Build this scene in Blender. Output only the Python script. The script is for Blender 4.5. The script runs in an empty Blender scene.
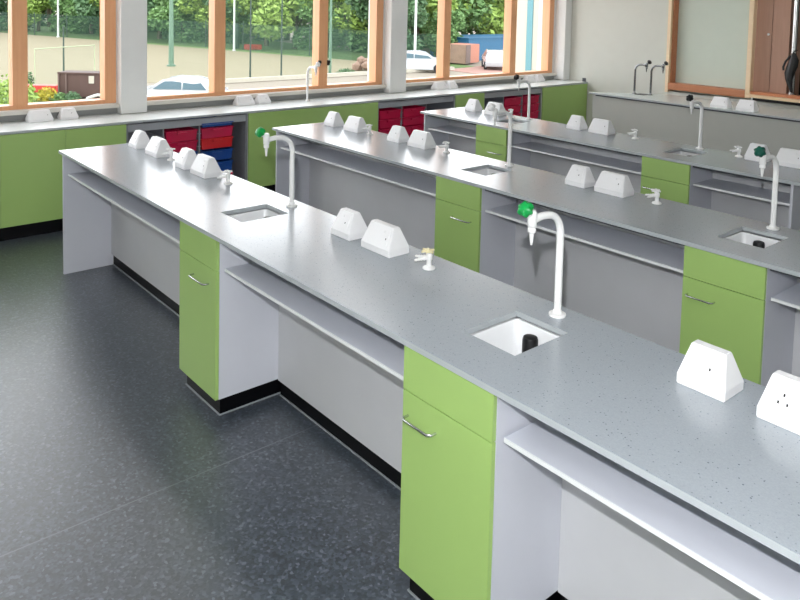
import bpy, bmesh, math, random
from mathutils import Vector, Matrix
random.seed(7)
sc = bpy.context.scene
C = sc.collection

# ---------------------------------------------------------------- materials
def srgb(r, g, b):
    f = lambda c: (c/255/12.92) if c/255 <= .04045 else ((c/255+.055)/1.055)**2.4
    return (f(r), f(g), f(b), 1)

def mat(name, col, rough=.5, metal=0, spec=.5, var=0, vscale=8, bump=0, bscale=60, coat=0):
    m = bpy.data.materials.new(name); m.use_nodes = True
    nt = m.node_tree; p = nt.nodes['Principled BSDF']
    p.inputs['Base Color'].default_value = col
    p.inputs['Roughness'].default_value = rough
    p.inputs['Metallic'].default_value = metal
    p.inputs['Specular IOR Level'].default_value = spec
    p.inputs['Coat Weight'].default_value = coat
    tc = nt.nodes.new('ShaderNodeTexCoord')
    n = nt.nodes.new('ShaderNodeTexNoise'); n.inputs['Scale'].default_value = vscale
    n.inputs['Detail'].default_value = 4
    nt.links.new(tc.outputs['Object'], n.inputs['Vector'])
    mx = nt.nodes.new('ShaderNodeMix'); mx.data_type = 'RGBA'
    v = var if var else .03
    mx.inputs[6].default_value = tuple(c*(1-v) for c in col[:3])+(1,)
    mx.inputs[7].default_value = tuple(min(1, c*(1+v)) for c in col[:3])+(1,)
    nt.links.new(n.outputs['Fac'], mx.inputs[0])
    nt.links.new(mx.outputs[2], p.inputs['Base Color'])
    if bump:
        n2 = nt.nodes.new('ShaderNodeTexNoise'); n2.inputs['Scale'].default_value = bscale
        nt.links.new(tc.outputs['Object'], n2.inputs['Vector'])
        b = nt.nodes.new('ShaderNodeBump'); b.inputs['Strength'].default_value = bump
        b.inputs['Distance'].default_value = .002
        nt.links.new(n2.outputs['Fac'], b.inputs['Height'])
        nt.links.new(b.outputs['Normal'], p.inputs['Normal'])
    return m

def worktop_mat(name, base, speck, rough):
    m = bpy.data.materials.new(name); m.use_nodes = True
    nt = m.node_tree; N = nt.nodes; L = nt.links; p = N['Principled BSDF']
    tc = N.new('ShaderNodeTexCoord')
    vo = N.new('ShaderNodeTexVoronoi'); vo.inputs['Scale'].default_value = 115
    L.new(tc.outputs['Object'], vo.inputs['Vector'])
    # only some cells carry a chip: threshold falls with the cell's random colour
    sep = N.new('ShaderNodeSeparateColor'); L.new(vo.outputs['Color'], sep.inputs[0])
    mr = N.new('ShaderNodeMapRange'); mr.inputs[1].default_value = .4; mr.inputs[2].default_value = 1
    mr.inputs[3].default_value = 0; mr.inputs[4].default_value = .3
    L.new(sep.outputs[0], mr.inputs[0])
    lt = N.new('ShaderNodeMath'); lt.operation = 'LESS_THAN'
    L.new(vo.outputs['Distance'], lt.inputs[0]); L.new(mr.outputs[0], lt.inputs[1])
    sc1 = N.new('ShaderNodeMath'); sc1.operation = 'MULTIPLY'; L.new(lt.outputs[0], sc1.inputs[0])
    L.new(sep.outputs[1], sc1.inputs[1])
    no = N.new('ShaderNodeTexNoise'); no.inputs['Scale'].default_value = 220; no.inputs['Detail'].default_value = 3
    L.new(tc.outputs['Object'], no.inputs['Vector'])
    m1 = N.new('ShaderNodeMix'); m1.data_type = 'RGBA'
    m1.inputs[6].default_value = tuple(c*.86 for c in base[:3])+(1,)
    m1.inputs[7].default_value = tuple(min(1, c*1.12) for c in base[:3])+(1,)
    L.new(no.outputs['Fac'], m1.inputs[0])
    m2 = N.new('ShaderNodeMix'); m2.data_type = 'RGBA'
    L.new(m1.outputs[2], m2.inputs[6]); m2.inputs[7].default_value = speck
    L.new(sc1.outputs[0], m2.inputs[0])
    L.new(m2.outputs[2], p.inputs['Base Color'])
    p.inputs['Specular IOR Level'].default_value = .85
    p.inputs['Roughness'].default_value = rough
    return m

def floor_mat():
    m = bpy.data.materials.new('speckled_safety_vinyl'); m.use_nodes = True
    nt = m.node_tree; N = nt.nodes; L = nt.links; p = N['Principled BSDF']
    tc = N.new('ShaderNodeTexCoord')
    vo = N.new('ShaderNodeTexVoronoi'); vo.inputs['Scale'].default_value = 90
    L.new(tc.outputs['Object'], vo.inputs['Vector'])
    sep = N.new('ShaderNodeSeparateColor'); L.new(vo.outputs['Color'], sep.inputs[0])
    cr = N.new('ShaderNodeValToRGB'); L.new(sep.outputs[0], cr.inputs[0])
    e = cr.color_ramp.elements
    e[0].position = 0; e[0].color = srgb(40, 46, 54)
    e[1].position = 1; e[1].color = srgb(100, 108, 118)
    k = e.new(.55); k.color = srgb(58, 66, 76)
    k = e.new(.9); k.color = srgb(74, 83, 93)
    # welded seams between the sheets, every 2 m
    sx = N.new('ShaderNodeSeparateXYZ'); L.new(tc.outputs['Object'], sx.inputs[0])
    a = N.new('ShaderNodeMath'); a.operation = 'ADD'; a.inputs[1].default_value = 2.875+20-1; L.new(sx.outputs[0], a.inputs[0])
    md = N.new('ShaderNodeMath'); md.operation = 'MODULO'; md.inputs[1].default_value = 2; L.new(a.outputs[0], md.inputs[0])
    s = N.new('ShaderNodeMath'); s.operation = 'SUBTRACT'; s.inputs[1].default_value = 1; L.new(md.outputs[0], s.inputs[0])
    ab = N.new('ShaderNodeMath'); ab.operation = 'ABSOLUTE'; L.new(s.outputs[0], ab.inputs[0])
    lt = N.new('ShaderNodeMath'); lt.operation = 'LESS_THAN'; lt.inputs[1].default_value = .003; L.new(ab.outputs[0], lt.inputs[0])
    mx = N.new('ShaderNodeMix'); mx.data_type = 'RGBA'; L.new(lt.outputs[0], mx.inputs[0])
    L.new(cr.outputs[0], mx.inputs[6]); mx.inputs[7].default_value = srgb(100, 106, 112)
    L.new(mx.outputs[2], p.inputs['Base Color'])
    no = N.new('ShaderNodeTexNoise'); no.inputs['Scale'].default_value = 1.3; no.inputs['Detail'].default_value = 3
    L.new(tc.outputs['Object'], no.inputs['Vector'])
    mr = N.new('ShaderNodeMapRange'); mr.inputs[3].default_value = .36; mr.inputs[4].default_value = .46
    L.new(no.outputs['Fac'], mr.inputs[0]); L.new(mr.outputs[0], p.inputs['Roughness'])
    b = N.new('ShaderNodeBump'); b.inputs['Strength'].default_value = .35; b.inputs['Distance'].default_value = .0012
    L.new(vo.outputs['Distance'], b.inputs['Height']); L.new(b.outputs['Normal'], p.inputs['Normal'])
    p.inputs['Specular IOR Level'].default_value = 1.0; p.inputs['Coat Weight'].default_value = .8; p.inputs['Coat Roughness'].default_value = .38
    return m

def wood_mat(name, a, b, rough=.45, scale=(1, 1, .06)):
    m = bpy.data.materials.new(name); m.use_nodes = True
    nt = m.node_tree; N = nt.nodes; L = nt.links; p = N['Principled BSDF']
    tc = N.new('ShaderNodeTexCoord'); mp = N.new('ShaderNodeMapping'); mp.inputs['Scale'].default_value = scale
    L.new(tc.outputs['Object'], mp.inputs[0])
    n = N.new('ShaderNodeTexNoise'); n.inputs['Scale'].default_value = 45; n.inputs['Detail'].default_value = 5
    L.new(mp.outputs[0], n.inputs['Vector'])
    mx = N.new('ShaderNodeMix'); mx.data_type = 'RGBA'; mx.inputs[6].default_value = a; mx.inputs[7].default_value = b
    L.new(n.outputs['Fac'], mx.inputs[0]); L.new(mx.outputs[2], p.inputs['Base Color'])
    p.inputs['Roughness'].default_value = rough
    return m

def glass_mat(name, tint=(1, 1, 1, 1), refl=1):
    m = bpy.data.materials.new(name); m.use_nodes = True
    nt = m.node_tree; N = nt.nodes; L = nt.links; N.clear()
    o = N.new('ShaderNodeOutputMaterial'); t = N.new('ShaderNodeBsdfTransparent'); t.inputs[0].default_value = tint
    g = N.new('ShaderNodeBsdfGlossy'); g.inputs['Roughness'].default_value = .02
    f = N.new('ShaderNodeFresnel'); f.inputs[0].default_value = 1.3
    ge = N.new('ShaderNodeNewGeometry'); iv = N.new('ShaderNodeMath'); iv.operation = 'SUBTRACT'; iv.inputs[0].default_value = 1
    L.new(ge.outputs['Backfacing'], iv.inputs[1])
    ml = N.new('ShaderNodeMath'); ml.operation = 'MULTIPLY'; L.new(f.outputs[0], ml.inputs[0]); L.new(iv.outputs[0], ml.inputs[1])
    mx = N.new('ShaderNodeMixShader'); L.new(ml.outputs[0], mx.inputs[0])
    L.new(t.outputs[0], mx.inputs[1]); L.new(g.outputs[0], mx.inputs[2]); L.new(mx.outputs[0], o.inputs[0])
    return m

def net_mat(name, col, alpha):
    m = bpy.data.materials.new(name); m.use_nodes = True
    nt = m.node_tree; N = nt.nodes; L = nt.links; p = N['Principled BSDF']
    p.inputs['Base Color'].default_value = col; p.inputs['Roughness'].default_value = .8
    tc = N.new('ShaderNodeTexCoord'); n = N.new('ShaderNodeTexNoise'); n.inputs['Scale'].default_value = .7
    L.new(tc.outputs['Object'], n.inputs['Vector'])
    mr = N.new('ShaderNodeMapRange'); mr.inputs[3].default_value = alpha*.8; mr.inputs[4].default_value = alpha*1.2
    L.new(n.outputs['Fac'], mr.inputs[0]); L.new(mr.outputs[0], p.inputs['Alpha'])
    return m

def emit_mat(name, col, s):
    m = bpy.data.materials.new(name); m.use_nodes = True
    p = m.node_tree.nodes['Principled BSDF']; p.inputs['Base Color'].default_value = col
    p.inputs['Emission Color'].default_value = col; p.inputs['Emission Strength'].default_value = s
    return m

M = {}
M['top'] = worktop_mat('speckled_grey_worktop', srgb(159, 166, 173), srgb(96, 104, 118), .23)
M['topedge'] = mat('pale_worktop_edge', srgb(176, 182, 186), .4)
M['benchtop2'] = worktop_mat('pale_wall_bench_worktop', srgb(196, 204, 202), srgb(150, 156, 160), .25)
M['walltop'] = worktop_mat('pale_grey_window_worktop', srgb(226, 231, 229), srgb(186, 192, 192), .25)
M['green'] = mat('apple_green_laminate', srgb(160, 192, 112), .38, var=.02)
M['lime'] = mat('lime_edge_band', srgb(172, 205, 90), .4)
M['white'] = mat('pale_lilac_grey_laminate', srgb(206, 208, 217), .5)
M['shelf'] = mat('white_shelf_laminate', srgb(205, 208, 218), .38)
M['shelfedge'] = mat('white_shelf_edging', srgb(232, 234, 236), .4)
M['panel'] = mat('light_grey_back_panel', srgb(204, 205, 208), .5)
M['wbench'] = mat('warm_grey_bench_panel', srgb(178, 179, 172), .5)
M['railshade'] = mat('dark_grey_rail_and_shade', srgb(62, 66, 72), .4)  # dark rail tone that also paints the shade under worktop lips
M['plinth'] = mat('black_plinth', srgb(5, 5, 8), .4, spec=.2)
M['bead'] = mat('pale_sealant_bead', srgb(150, 156, 160), .4)
M['chrome'] = mat('brushed_chrome', srgb(200, 202, 204), .22, metal=1)
M['darkchrome'] = mat('dark_chrome', srgb(150, 152, 154), .15, metal=1)
M['ceramic'] = mat('white_ceramic', srgb(238, 239, 241), .18)
M['enamel'] = mat('white_enamel', srgb(240, 240, 240), .25)
M['knobgreen'] = mat('bright_green_plastic', srgb(10, 150, 70), .3)
M['knobdark'] = mat('dark_teal_plastic', srgb(10, 80, 66), .3)
M['black'] = mat('black_rubber', srgb(14, 15, 17), .45)
M['socket'] = mat('white_socket_plastic', srgb(238, 238, 240), .4)
M['cream'] = mat('cream_plastic', srgb(232, 222, 178), .4)
M['wall'] = mat('pale_grey_wall_paint', srgb(202, 203, 195), .8, bump=.1)
M['wallwhite'] = mat('white_wall_paint', srgb(226, 227, 226), .8, bump=.1)
M['band'] = mat('grey_wall_upstand', srgb(150, 151, 150), .6)
M['ceil'] = mat('white_ceiling_paint', srgb(225, 225, 222), .9)
M['wood'] = wood_mat('larch_window_timber', srgb(214, 152, 108), srgb(232, 178, 134))
M['woodsill'] = wood_mat('larch_sill_timber', srgb(214, 152, 108), srgb(232, 178, 134), scale=(1, .06, 1))
M['woodrail'] = wood_mat('oak_rail_timber', srgb(176, 112, 76), srgb(200, 134, 96), scale=(.06, 1, 1))
M['woodpale'] = wood_mat('pale_pine', srgb(228, 200, 164), srgb(238, 214, 180), scale=(.06, 1, 1))
M['door'] = wood_mat('brown_cupboard_veneer', srgb(164, 126, 108), srgb(184, 146, 126))
M['sill'] = mat('pale_sill_board', srgb(212, 208, 200), .5)
M['frost'] = mat('grey_green_board', srgb(196, 206, 194), .35)
M['glass'] = glass_mat('window_glass')
M['tray_red'] = mat('crimson_tray_plastic', srgb(196, 18, 70), .3)
M['tray_scarlet'] = mat('scarlet_tray_plastic', srgb(214, 30, 36), .3)
M['tray_blue'] = mat('blue_tray_plastic', srgb(22, 72, 150), .3)
M['grey'] = mat('mid_grey_laminate', srgb(160, 163, 168), .5)
M['unit'] = mat('grey_tray_unit_laminate', srgb(135, 138, 145), .5)
M['floor'] = floor_mat()
M['lamp'] = emit_mat('fill_panel_glow', (1, .98, .95, 1), 11.0)  # glow of the added ceiling fill panels
M['sand'] = mat('pale_sand_pitch', srgb(128, 119, 93), .95, var=.05, vscale=.2)
M['asphalt'] = mat('pale_asphalt', srgb(132, 123, 108), .95, var=.08, vscale=.3)
M['grass'] = mat('grass', srgb(84, 108, 56), .95, var=.25, vscale=1)
M['leaf_a'] = mat('dark_green_leaves', srgb(80, 112, 74), .6, var=.35, vscale=.4)
M['leaf_b'] = mat('fresh_green_leaves', srgb(134, 160, 76), .6, var=.3, vscale=.4)
M['leaf_c'] = mat('mid_green_leaves', srgb(100, 134, 78), .6, var=.35, vscale=.4)
M['bark'] = mat('bark', srgb(88, 76, 62), .9, var=.3)
M['poleg'] = mat('green_painted_steel', srgb(84, 112, 92), .5)
M['goal'] = mat('pale_green_goal_frame', srgb(150, 160, 128), .5)
M['poled'] = mat('dark_green_painted_steel', srgb(38, 58, 48), .5)
M['polew'] = mat('pale_galvanised_steel', srgb(176, 182, 176), .4)
M['net'] = net_mat('green_netting', srgb(40, 70, 58), .2)
M['thinnet'] = net_mat('thin_netting', srgb(110, 140, 118), .04)
M['brown'] = wood_mat('brown_slatted_timber', srgb(66, 46, 40), srgb(80, 58, 50), .7)
M['brownpost'] = mat('grey_brown_post', srgb(92, 74, 68), .6)
M['red'] = mat('red_painted_steel', srgb(176, 44, 34), .5)
M['carwhite'] = mat('white_car_paint', srgb(165, 168, 170), .2, coat=.2)
M['carglass'] = mat('tinted_car_glass', srgb(60, 84, 92), .08)
M['tyre'] = mat('tyre_rubber', srgb(25, 25, 26), .8)
M['blue'] = mat('blue_cladding', srgb(28, 84, 116), .6, var=.06)
M['terracotta'] = mat('terracotta_cladding', srgb(160, 104, 84), .7)
M['pink'] = mat('pink_paving', srgb(150, 114, 102), .9, var=.08, vscale=2)
M['render'] = mat('cream_render', srgb(165, 160, 146), .8)
M['teal'] = mat('teal_panel', srgb(80, 124, 130), .5)
M['yellow'] = mat('yellow_flowers', srgb(170, 158, 50), .7, var=.3, vscale=3)
M['stone'] = mat('brown_rubble', srgb(128, 106, 90), .9, var=.3, vscale=2)

# ---------------------------------------------------------------- mesh helpers
def link_mesh(name, bm, m, parent=None, smooth=False, bev=0, seg=2):
    if bev:
        bmesh.ops.remove_doubles(bm, verts=bm.verts, dist=1e-6)
        ed = [e for e in bm.edges if len(e.link_faces) == 2 and e.calc_face_angle(0) > .5]
        bmesh.ops.bevel(bm, geom=ed, offset=bev, segments=seg, affect='EDGES', clamp_overlap=True)
    bmesh.ops.recalc_face_normals(bm, faces=bm.faces)
    me = bpy.data.meshes.new(name); bm.to_mesh(me); bm.free()
    mats = m if isinstance(m, (list, tuple)) else [m]
    for x in mats: me.materials.append(x)
    if smooth:
        for p in me.polygons: p.use_smooth = True
        try: me.set_sharp_from_angle(angle=math.radians(40))
        except Exception: pass
    o = bpy.data.objects.new(name, me); C.objects.link(o)
    if parent is not None: o.parent = parent
    return o

def BM(): return bmesh.new()
def box(bm, x0, x1, y0, y1, z0, z1, mi=0):
    v = [bm.verts.new(p) for p in ((x0,y0,z0),(x1,y0,z0),(x1,y1,z0),(x0,y1,z0),(x0,y0,z1),(x1,y0,z1),(x1,y1,z1),(x0,y1,z1))]
    for f in ((0,3,2,1),(4,5,6,7),(0,1,5,4),(1,2,6,5),(2,3,7,6),(3,0,4,7)):
        bm.faces.new([v[i] for i in f]).material_index = mi
    return v
def hexa(bm, b, t, mi=0):
    v = [bm.verts.new(p) for p in list(b)+list(t)]
    for f in ((0,3,2,1),(4,5,6,7),(0,1,5,4),(1,2,6,5),(2,3,7,6),(3,0,4,7)):
        bm.faces.new([v[i] for i in f]).material_index = mi
def tube(bm, pts, radii, n=16, cap=True):
    pts = [Vector(p) for p in pts]
    if not isinstance(radii, (list, tuple)): radii = [radii]*len(pts)
    rings = []; up = None
    for i, p in enumerate(pts):
        a = pts[max(0, i-1)]; b = pts[min(len(pts)-1, i+1)]; d = (b-a).normalized()
        if up is None:
            up = d.orthogonal().normalized()
        u = (up - d*up.dot(d)); u = u.normalized() if u.length > 1e-6 else d.orthogonal().normalized(); up = u
        w = d.cross(u)
        rings.append([bm.verts.new(p+radii[i]*(math.cos(2*math.pi*k/n)*u+math.sin(2*math.pi*k/n)*w)) for k in range(n)])
    for r0, r1 in zip(rings, rings[1:]):
        for k in range(n): bm.faces.new((r0[k], r0[(k+1)%n], r1[(k+1)%n], r1[k]))
    if cap:
        bm.faces.new(rings[0][::-1]); bm.faces.new(rings[-1])
def lathe(bm, prof, c=(0,0,0), axis=(0,0,1), n=20):
    ax = Vector(axis).normalized()
    tube(bm, [Vector(c)+ax*h for r, h in prof], [max(r, 1e-4) for r, h in prof], n)
def slab(bm, xs, ys, z0, z1, holes):
    """worktop slab with rectangular cut-outs (x0,x1,y0,y1)"""
    X = sorted(set(xs)|{h[i] for h in holes for i in (0, 1)}); Y = sorted(set(ys)|{h[i] for h in holes for i in (2, 3)})
    V = {}
    def g(i, j, z):
        if (i, j, z) not in V: V[(i, j, z)] = bm.verts.new((X[i], Y[j], z))
        return V[(i, j, z)]
    def solid(i, j):
        if not (0 <= i < len(X)-1 and 0 <= j < len(Y)-1): return False
        cx, cy = (X[i]+X[i+1])/2, (Y[j]+Y[j+1])/2
        return not any(h[0] < cx < h[1] and h[2] < cy < h[3] for h in holes)
    for i in range(len(X)-1):
        for j in range(len(Y)-1):
            if not solid(i, j): continue
            bm.faces.new((g(i,j,z1), g(i+1,j,z1), g(i+1,j+1,z1), g(i,j+1,z1))).material_index = 0
            bm.faces.new((g(i,j,z0), g(i,j+1,z0), g(i+1,j+1,z0), g(i+1,j,z0))).material_index = 1
            for (di, dj, a, b) in ((0,-1,(i,j),(i+1,j)), (0,1,(i+1,j+1),(i,j+1)), (-1,0,(i,j+1),(i,j)), (1,0,(i+1,j),(i+1,j+1))):
                if not solid(i+di, j+dj):
                    bm.faces.new((g(*a,z0), g(*b,z0), g(*b,z1), g(*a,z1))).material_index = 1

def tag(o, label=None, cat=None, group=None, kind=None):
    if label: o['label'] = label
    if cat: o['category'] = cat
    if group: o['group'] = group
    if kind: o['kind'] = kind
    return o
def empty(name, loc=(0,0,0), rz=0):
    o = bpy.data.objects.new(name, None); C.objects.link(o); o.location = loc; o.rotation_euler = (0,0,rz)
    o.empty_display_size = .1
    return o
def copy_tree(o, parent=None):
    c = o.copy(); C.objects.link(c)
    if parent is not None: c.parent = parent
    for ch in list(o.children): copy_tree(ch, c)
    return c
def struct(name, bm, m, label=None, **k):
    return tag(link_mesh(name, bm, m, **k), label, kind='structure')

# ---------------------------------------------------------------- room shell
XW, YR, XB, YL, ZC = -7.2, 9.35, 2.6, -2.6, 3.0
b = BM(); box(b, XW-.3, XB, YL, YR+.6, -.15, 0); struct('floor', b, M['floor'], 'dark grey speckled vinyl floor')
b = BM(); box(b, XW-.3, XB, YL, YR+.6, ZC, ZC+.15); struct('ceiling', b, M['ceil'], 'white ceiling')
b = BM(); box(b, XW-.3, XB, YL-.15, YL, -.15, ZC+.15); struct('wall_left', b, M['wall'], 'pale wall opposite the right wall')
b = BM(); box(b, XB, XB+.15, YL-.15, YR+.6, -.15, ZC+.15); struct('wall_back', b, M['wall'], 'pale wall facing the windows')
# window wall: below the windows, above them, and the piers between
WB, WT = 1.0, 2.72
WIN = [(-2.2, 2.58), (2.70, 5.85), (6.0, 9.18)]
b = BM()
box(b, XW-.3, XW, YL, YR+.6, 0, WB-.03); box(b, XW-.3, XW, YL, YR+.6, WT, ZC)
ed = [YL] + [y for w in WIN for y in w] + [YR+.6]
for i in range(0, len(ed), 2): box(b, XW-.3, XW, ed[i], ed[i+1], WB-.03, WT)
struct('wall_window', b, M['wallwhite'], 'white painted wall holding the timber windows')
# projecting piers
for n, (y0, y1, x) in enumerate([(2.585, 2.836, -7.085), (5.862, 6.122, -7.06), (9.2, 9.35, -7.0)]):
    b = BM(); box(b, XW, x, y0, y1, .905, ZC)
    struct('trim_%d' % (n+1), b, M['wallwhite'], 'white pier of the window wall', bev=.004)
# grey upstand behind the window worktop
for n, (y0, y1) in enumerate([(YL, 2.585), (2.836, 5.862), (6.122, 9.2)]):
    b = BM(); box(b, XW, XW+.02, y0, y1, .905, .958)
    struct('trim_%d' % (n+4), b, M['band'], 'grey upstand strip behind the window worktop')

MULL = [[-1.2, .2, 1.74], [3.66, 4.965], [6.95, 8.27]]
for n, ((y0, y1), mu) in enumerate(zip(WIN, MULL)):
    w = tag(empty('window_%d' % (n+1), (XW, (y0+y1)/2, WB)), 'timber framed window onto the playing field', kind='structure')
    oy = (y0+y1)/2
    def part(name, bm, m, bev=0):
        for v in bm.verts: v.co -= Vector((XW, oy, WB))
        return link_mesh(name, bm, m, w, bev=bev)
    D = .14; X1 = XW; X0 = XW-D; W = .105
    b = BM()
    box(b, X0, X1, y0, y0+W, WB, WT); box(b, X0, X1, y1-W, y1, WB, WT)
    box(b, X0, X1, y0+W, y1-W, WB-.03, WB+.035); box(b, X0, X1, y0+W, y1-W, WT-.09, WT)
    part('window_frame', b, M['wood'], .004)
    cuts = [y0+W]
    for m_ in mu:
        b = BM(); box(b, X0, X1, m_-.062, m_+.062, WB+.035, WT-.09)
        mo = part('mullion', b, M['wood'], .004)
        cuts += [m_-.062, m_+.062]
    cuts.append(y1-W)
    for i in range(0, len(cuts), 2):
        b = BM(); box(b, X0+.05, X0+.056, cuts[i], cuts[i+1], WB+.035, WT-.09)
        part('pane', b, M['glass'])
    b = BM(); box(b, XW-.002, XW+.075, (YL, 2.837, 6.123)[n], (2.584, 5.861, 9.199)[n], .962, 1.0)
    part('window_sill', b, M['sill'], .004)
    if n == 1:
        for dy in (-.075, .05):
            b = BM(); box(b, XW-.001, XW+.02, mu[1]+dy, mu[1]+dy+.03, 1.27, 1.33); box(b, XW+.02, XW+.035, mu[1]+dy-.0, mu[1]+dy+.03, 1.295, 1.325)
            part('window_catch', b, M['black'], .003)

# right wall with two lined openings
OP = [(-5.36, -4.315), (-4.255, -3.2)]
OZ0, OZ1 = 1.0, 2.5
b = BM()
box(b, XW-.3, XB, YR, YR+.6, 0, OZ0-.1); box(b, XW-.3, XB, YR, YR+.6, OZ1, ZC)
box(b, XW-.3, OP[0][0]-.05, YR, YR+.6, OZ0-.1, OZ1); box(b, OP[1][1], XB, YR, YR+.6, OZ0-.1, OZ1)
struct('wall_right', b, M['wall'], 'pale grey wall at the far side of the room')
b = BM()
x0, x1 = OP[0]
w4 = tag(empty('window_4', ((x0+x1)/2, YR, OZ0)), 'timber lined opening with a grey green pane', kind='structure')
def part4(name, bm, m, par, off, bev=0):
    for v in bm.verts: v.co -= Vector(off)
    return link_mesh(name, bm, m, par, bev=bev)
off = ((x0+x1)/2, YR, OZ0)
b = BM(); box(b, x0-.05, x0, YR-.02, YR+.2, .89, OZ1); part4('window_lining', b, M['woodpale'], w4, off, .003)
b = BM(); box(b, x0, x0+.02, YR+.02, YR+.13, OZ0, OZ1); part4('window_lining', b, M['woodrail'], w4, off, .003)
b = BM(); box(b, x0, x1, YR-.03, YR+.13, .93, OZ0+.02); part4('bottom_rail', b, M['woodrail'], w4, off, .004)
b = BM(); box(b, x0, x1, YR+.13, YR+.15, OZ0-.1, OZ1); part4('pane', b, M['frost'], w4, off)
b = BM(); box(b, x1, x1+.06, YR-.03, YR+.06, .93, OZ1); part4('dividing_stile', b, M['woodpale'], w4, off, .004)
x0, x1 = OP[1]
off = ((x0+x1)/2, YR, OZ0)
w5 = tag(empty('window_5', off), 'timber lined opening in front of a brown cupboard', kind='structure')
b = BM(); box(b, x0, x1, YR-.14, YR+.06, .955, .985); part4('window_sill', b, M['woodpale'], w5, off, .004)
b = BM(); box(b, x0, x1, YR-.02, YR+.1, .985, 1.02); part4('bottom_rail', b, M['woodrail'], w5, off, .004)
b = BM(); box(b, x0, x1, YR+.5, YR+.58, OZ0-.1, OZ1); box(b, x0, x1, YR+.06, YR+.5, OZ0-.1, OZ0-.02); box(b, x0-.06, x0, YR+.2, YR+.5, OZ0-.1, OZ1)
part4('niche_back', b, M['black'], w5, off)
# brown cupboard in the niche
cx0, cx1 = -4.31, -3.88
cu = tag(empty('wall_cupboard', ((cx0+cx1)/2, YR+.3, OZ0-.02)), 'tall brown wood two-door cupboard behind the pale sill at upper right', 'cupboard')
offc = ((cx0+cx1)/2, YR+.3, OZ0-.02)
b = BM(); box(b, cx0, cx1, YR+.14, YR+.48, OZ0-.02, 2.45); part4('cupboard_body', b, M['door'], cu, offc)
mid = -4.088
for a, c_ in ((cx0, mid-.003), (mid+.003, cx1)):
    b = BM(); box(b, a, c_, YR+.12, YR+.14, OZ0-.02, 2.45); d = part4('door', b, M['door'], cu, offc, .002)
    if a == cx0:
        b = BM(); lathe(b, [(.006, 0), (.006, .015), (.014, .02), (.016, .03), (.008, .038)], (mid-.03, YR+.12, 1.73), (0,-1,0), 14)
        k = part4('knob', b, M['ceramic'], d, offc)
# silver pole and black bag to the right of the cupboard
b = BM(); tube(b, [(-3.82, YR+.12, 1.02), (-3.82, YR+.12, 2.46)], .03); tube(b, [(-3.82, YR+.12, 1.02), (-3.82, YR+.12, 1.03)], .045)
tag(link_mesh('steel_pole', b, M['chrome'], smooth=True), 'shiny steel pole standing right of the brown cupboard', 'pole')
bag = tag(empty('hanging_bag', (-3.80, YR+.03, 1.3)), 'black cloth bag hanging at the far right edge by the steel pole', 'bag')
b = BM()
prof = [(1.05,.012,.01),(1.12,.025,.02),(1.2,.04,.03),(1.28,.055,.035),(1.36,.06,.035),(1.44,.05,.03),(1.50,.03,.02),(1.53,.01,.01)]
rings = []
for z, rx, ry in prof:
    rings.append([b.verts.new((math.cos(a)*rx*(1+.18*math.sin(3*a+z*9))+.02*math.sin(z*14), math.sin(a)*ry, z-1.3)) for a in [2*math.pi*k/20 for k in range(20)]])
for r0, r1 in zip(rings, rings[1:]):
    for k in range(20): b.faces.new((r0[k], r0[(k+1)%20], r1[(k+1)%20], r1[k]))
b.faces.new(rings[0][::-1]); b.faces.new(rings[-1])
link_mesh('bag_body', b, M['black'], bag, smooth=True)
b = BM(); tube(b, [(-.02,0,.19),(-.07,-.005,.12),(-.095,-.005,.05),(-.09,0,.01)], .012, 8)
link_mesh('strap', b, M['black'], bag, smooth=True)
b = BM(); tube(b, [(0,0,.18),(.01,.02,.24),(.04,.05,.26)], .006, 8); link_mesh('hook', b, M['black'], bag, smooth=True)

# ---------------------------------------------------------------- laboratory benches
T0, T1 = .880, .9
DY = 1.78
BN = ['front', 'middle', 'back']
SW, SD = .232, .278      # sink cut-out
def sink_thing(x, y, label, mat_=None, waste=True):
    s = tag(empty('sink', (x, y, .70)), label, 'sink', 'sinks in the bench worktops')
    hx, hy = SW/2, SD/2; t = .008
    b = BM()
    top = [(-hx-t,-hy-t),(hx+t,-hy-t),(hx+t,hy+t),(-hx-t,hy+t)]
    rings = []
    for (ins, z) in ((-.012, .1715), (.0, .1715), (.004, .16), (.012, .03), (.03, .008), (.09, .002)):
        a, c_ = hx-ins, hy-ins; r = max(.004, .022-.0)
        pts = []
        for (sx, sy) in ((-1,-1),(1,-1),(1,1),(-1,1)):
            for k in range(5):
                th = math.atan2(sy, sx)-math.pi/4+k*math.pi/8
                rr = min(r, a*.9, c_*.9)
                pts.append((sx*(a-rr)+rr*math.cos(th), sy*(c_-rr)+rr*math.sin(th), z))
        rings.append([b.verts.new(p) for p in pts])
    # outside skin
    for (ins, z) in ((.07, -.008), (.015, .0), (-.008, .03), (-.012, .1715)):
        a, c_ = hx-ins, hy-ins; pts = []
        for (sx, sy) in ((-1,-1),(1,-1),(1,1),(-1,1)):
            for k in range(5):
                th = math.atan2(sy, sx)-math.pi/4+k*math.pi/8; rr = .022
                pts.append((sx*(a-rr)+rr*math.cos(th), sy*(c_-rr)+rr*math.sin(th), z))
        rings.append([b.verts.new(p) for p in pts])
    n = len(rings[0])
    for i in range(len(rings)):
        if i == 5: continue
        r0, r1 = rings[i], rings[(i+1) % len(rings)]
        if i == len(rings)-1: continue
        for k in range(n): b.faces.new((r0[k], r0[(k+1)%n], r1[(k+1)%n], r1[k]))
    b.faces.new(rings[5]); b.faces.new(rings[6][::-1])
    link_mesh('bowl', b, M['ceramic'], s, smooth=True)
    b = BM(); lathe(b, [(.034, 0), (.034, .006), (.029, .01), (.028, .145), (.025, .155), (.018, .158)], (-.004, .084, .002), n=20)
    link_mesh('waste_standpipe', b, M['black'], s, smooth=True)
    return s
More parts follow.
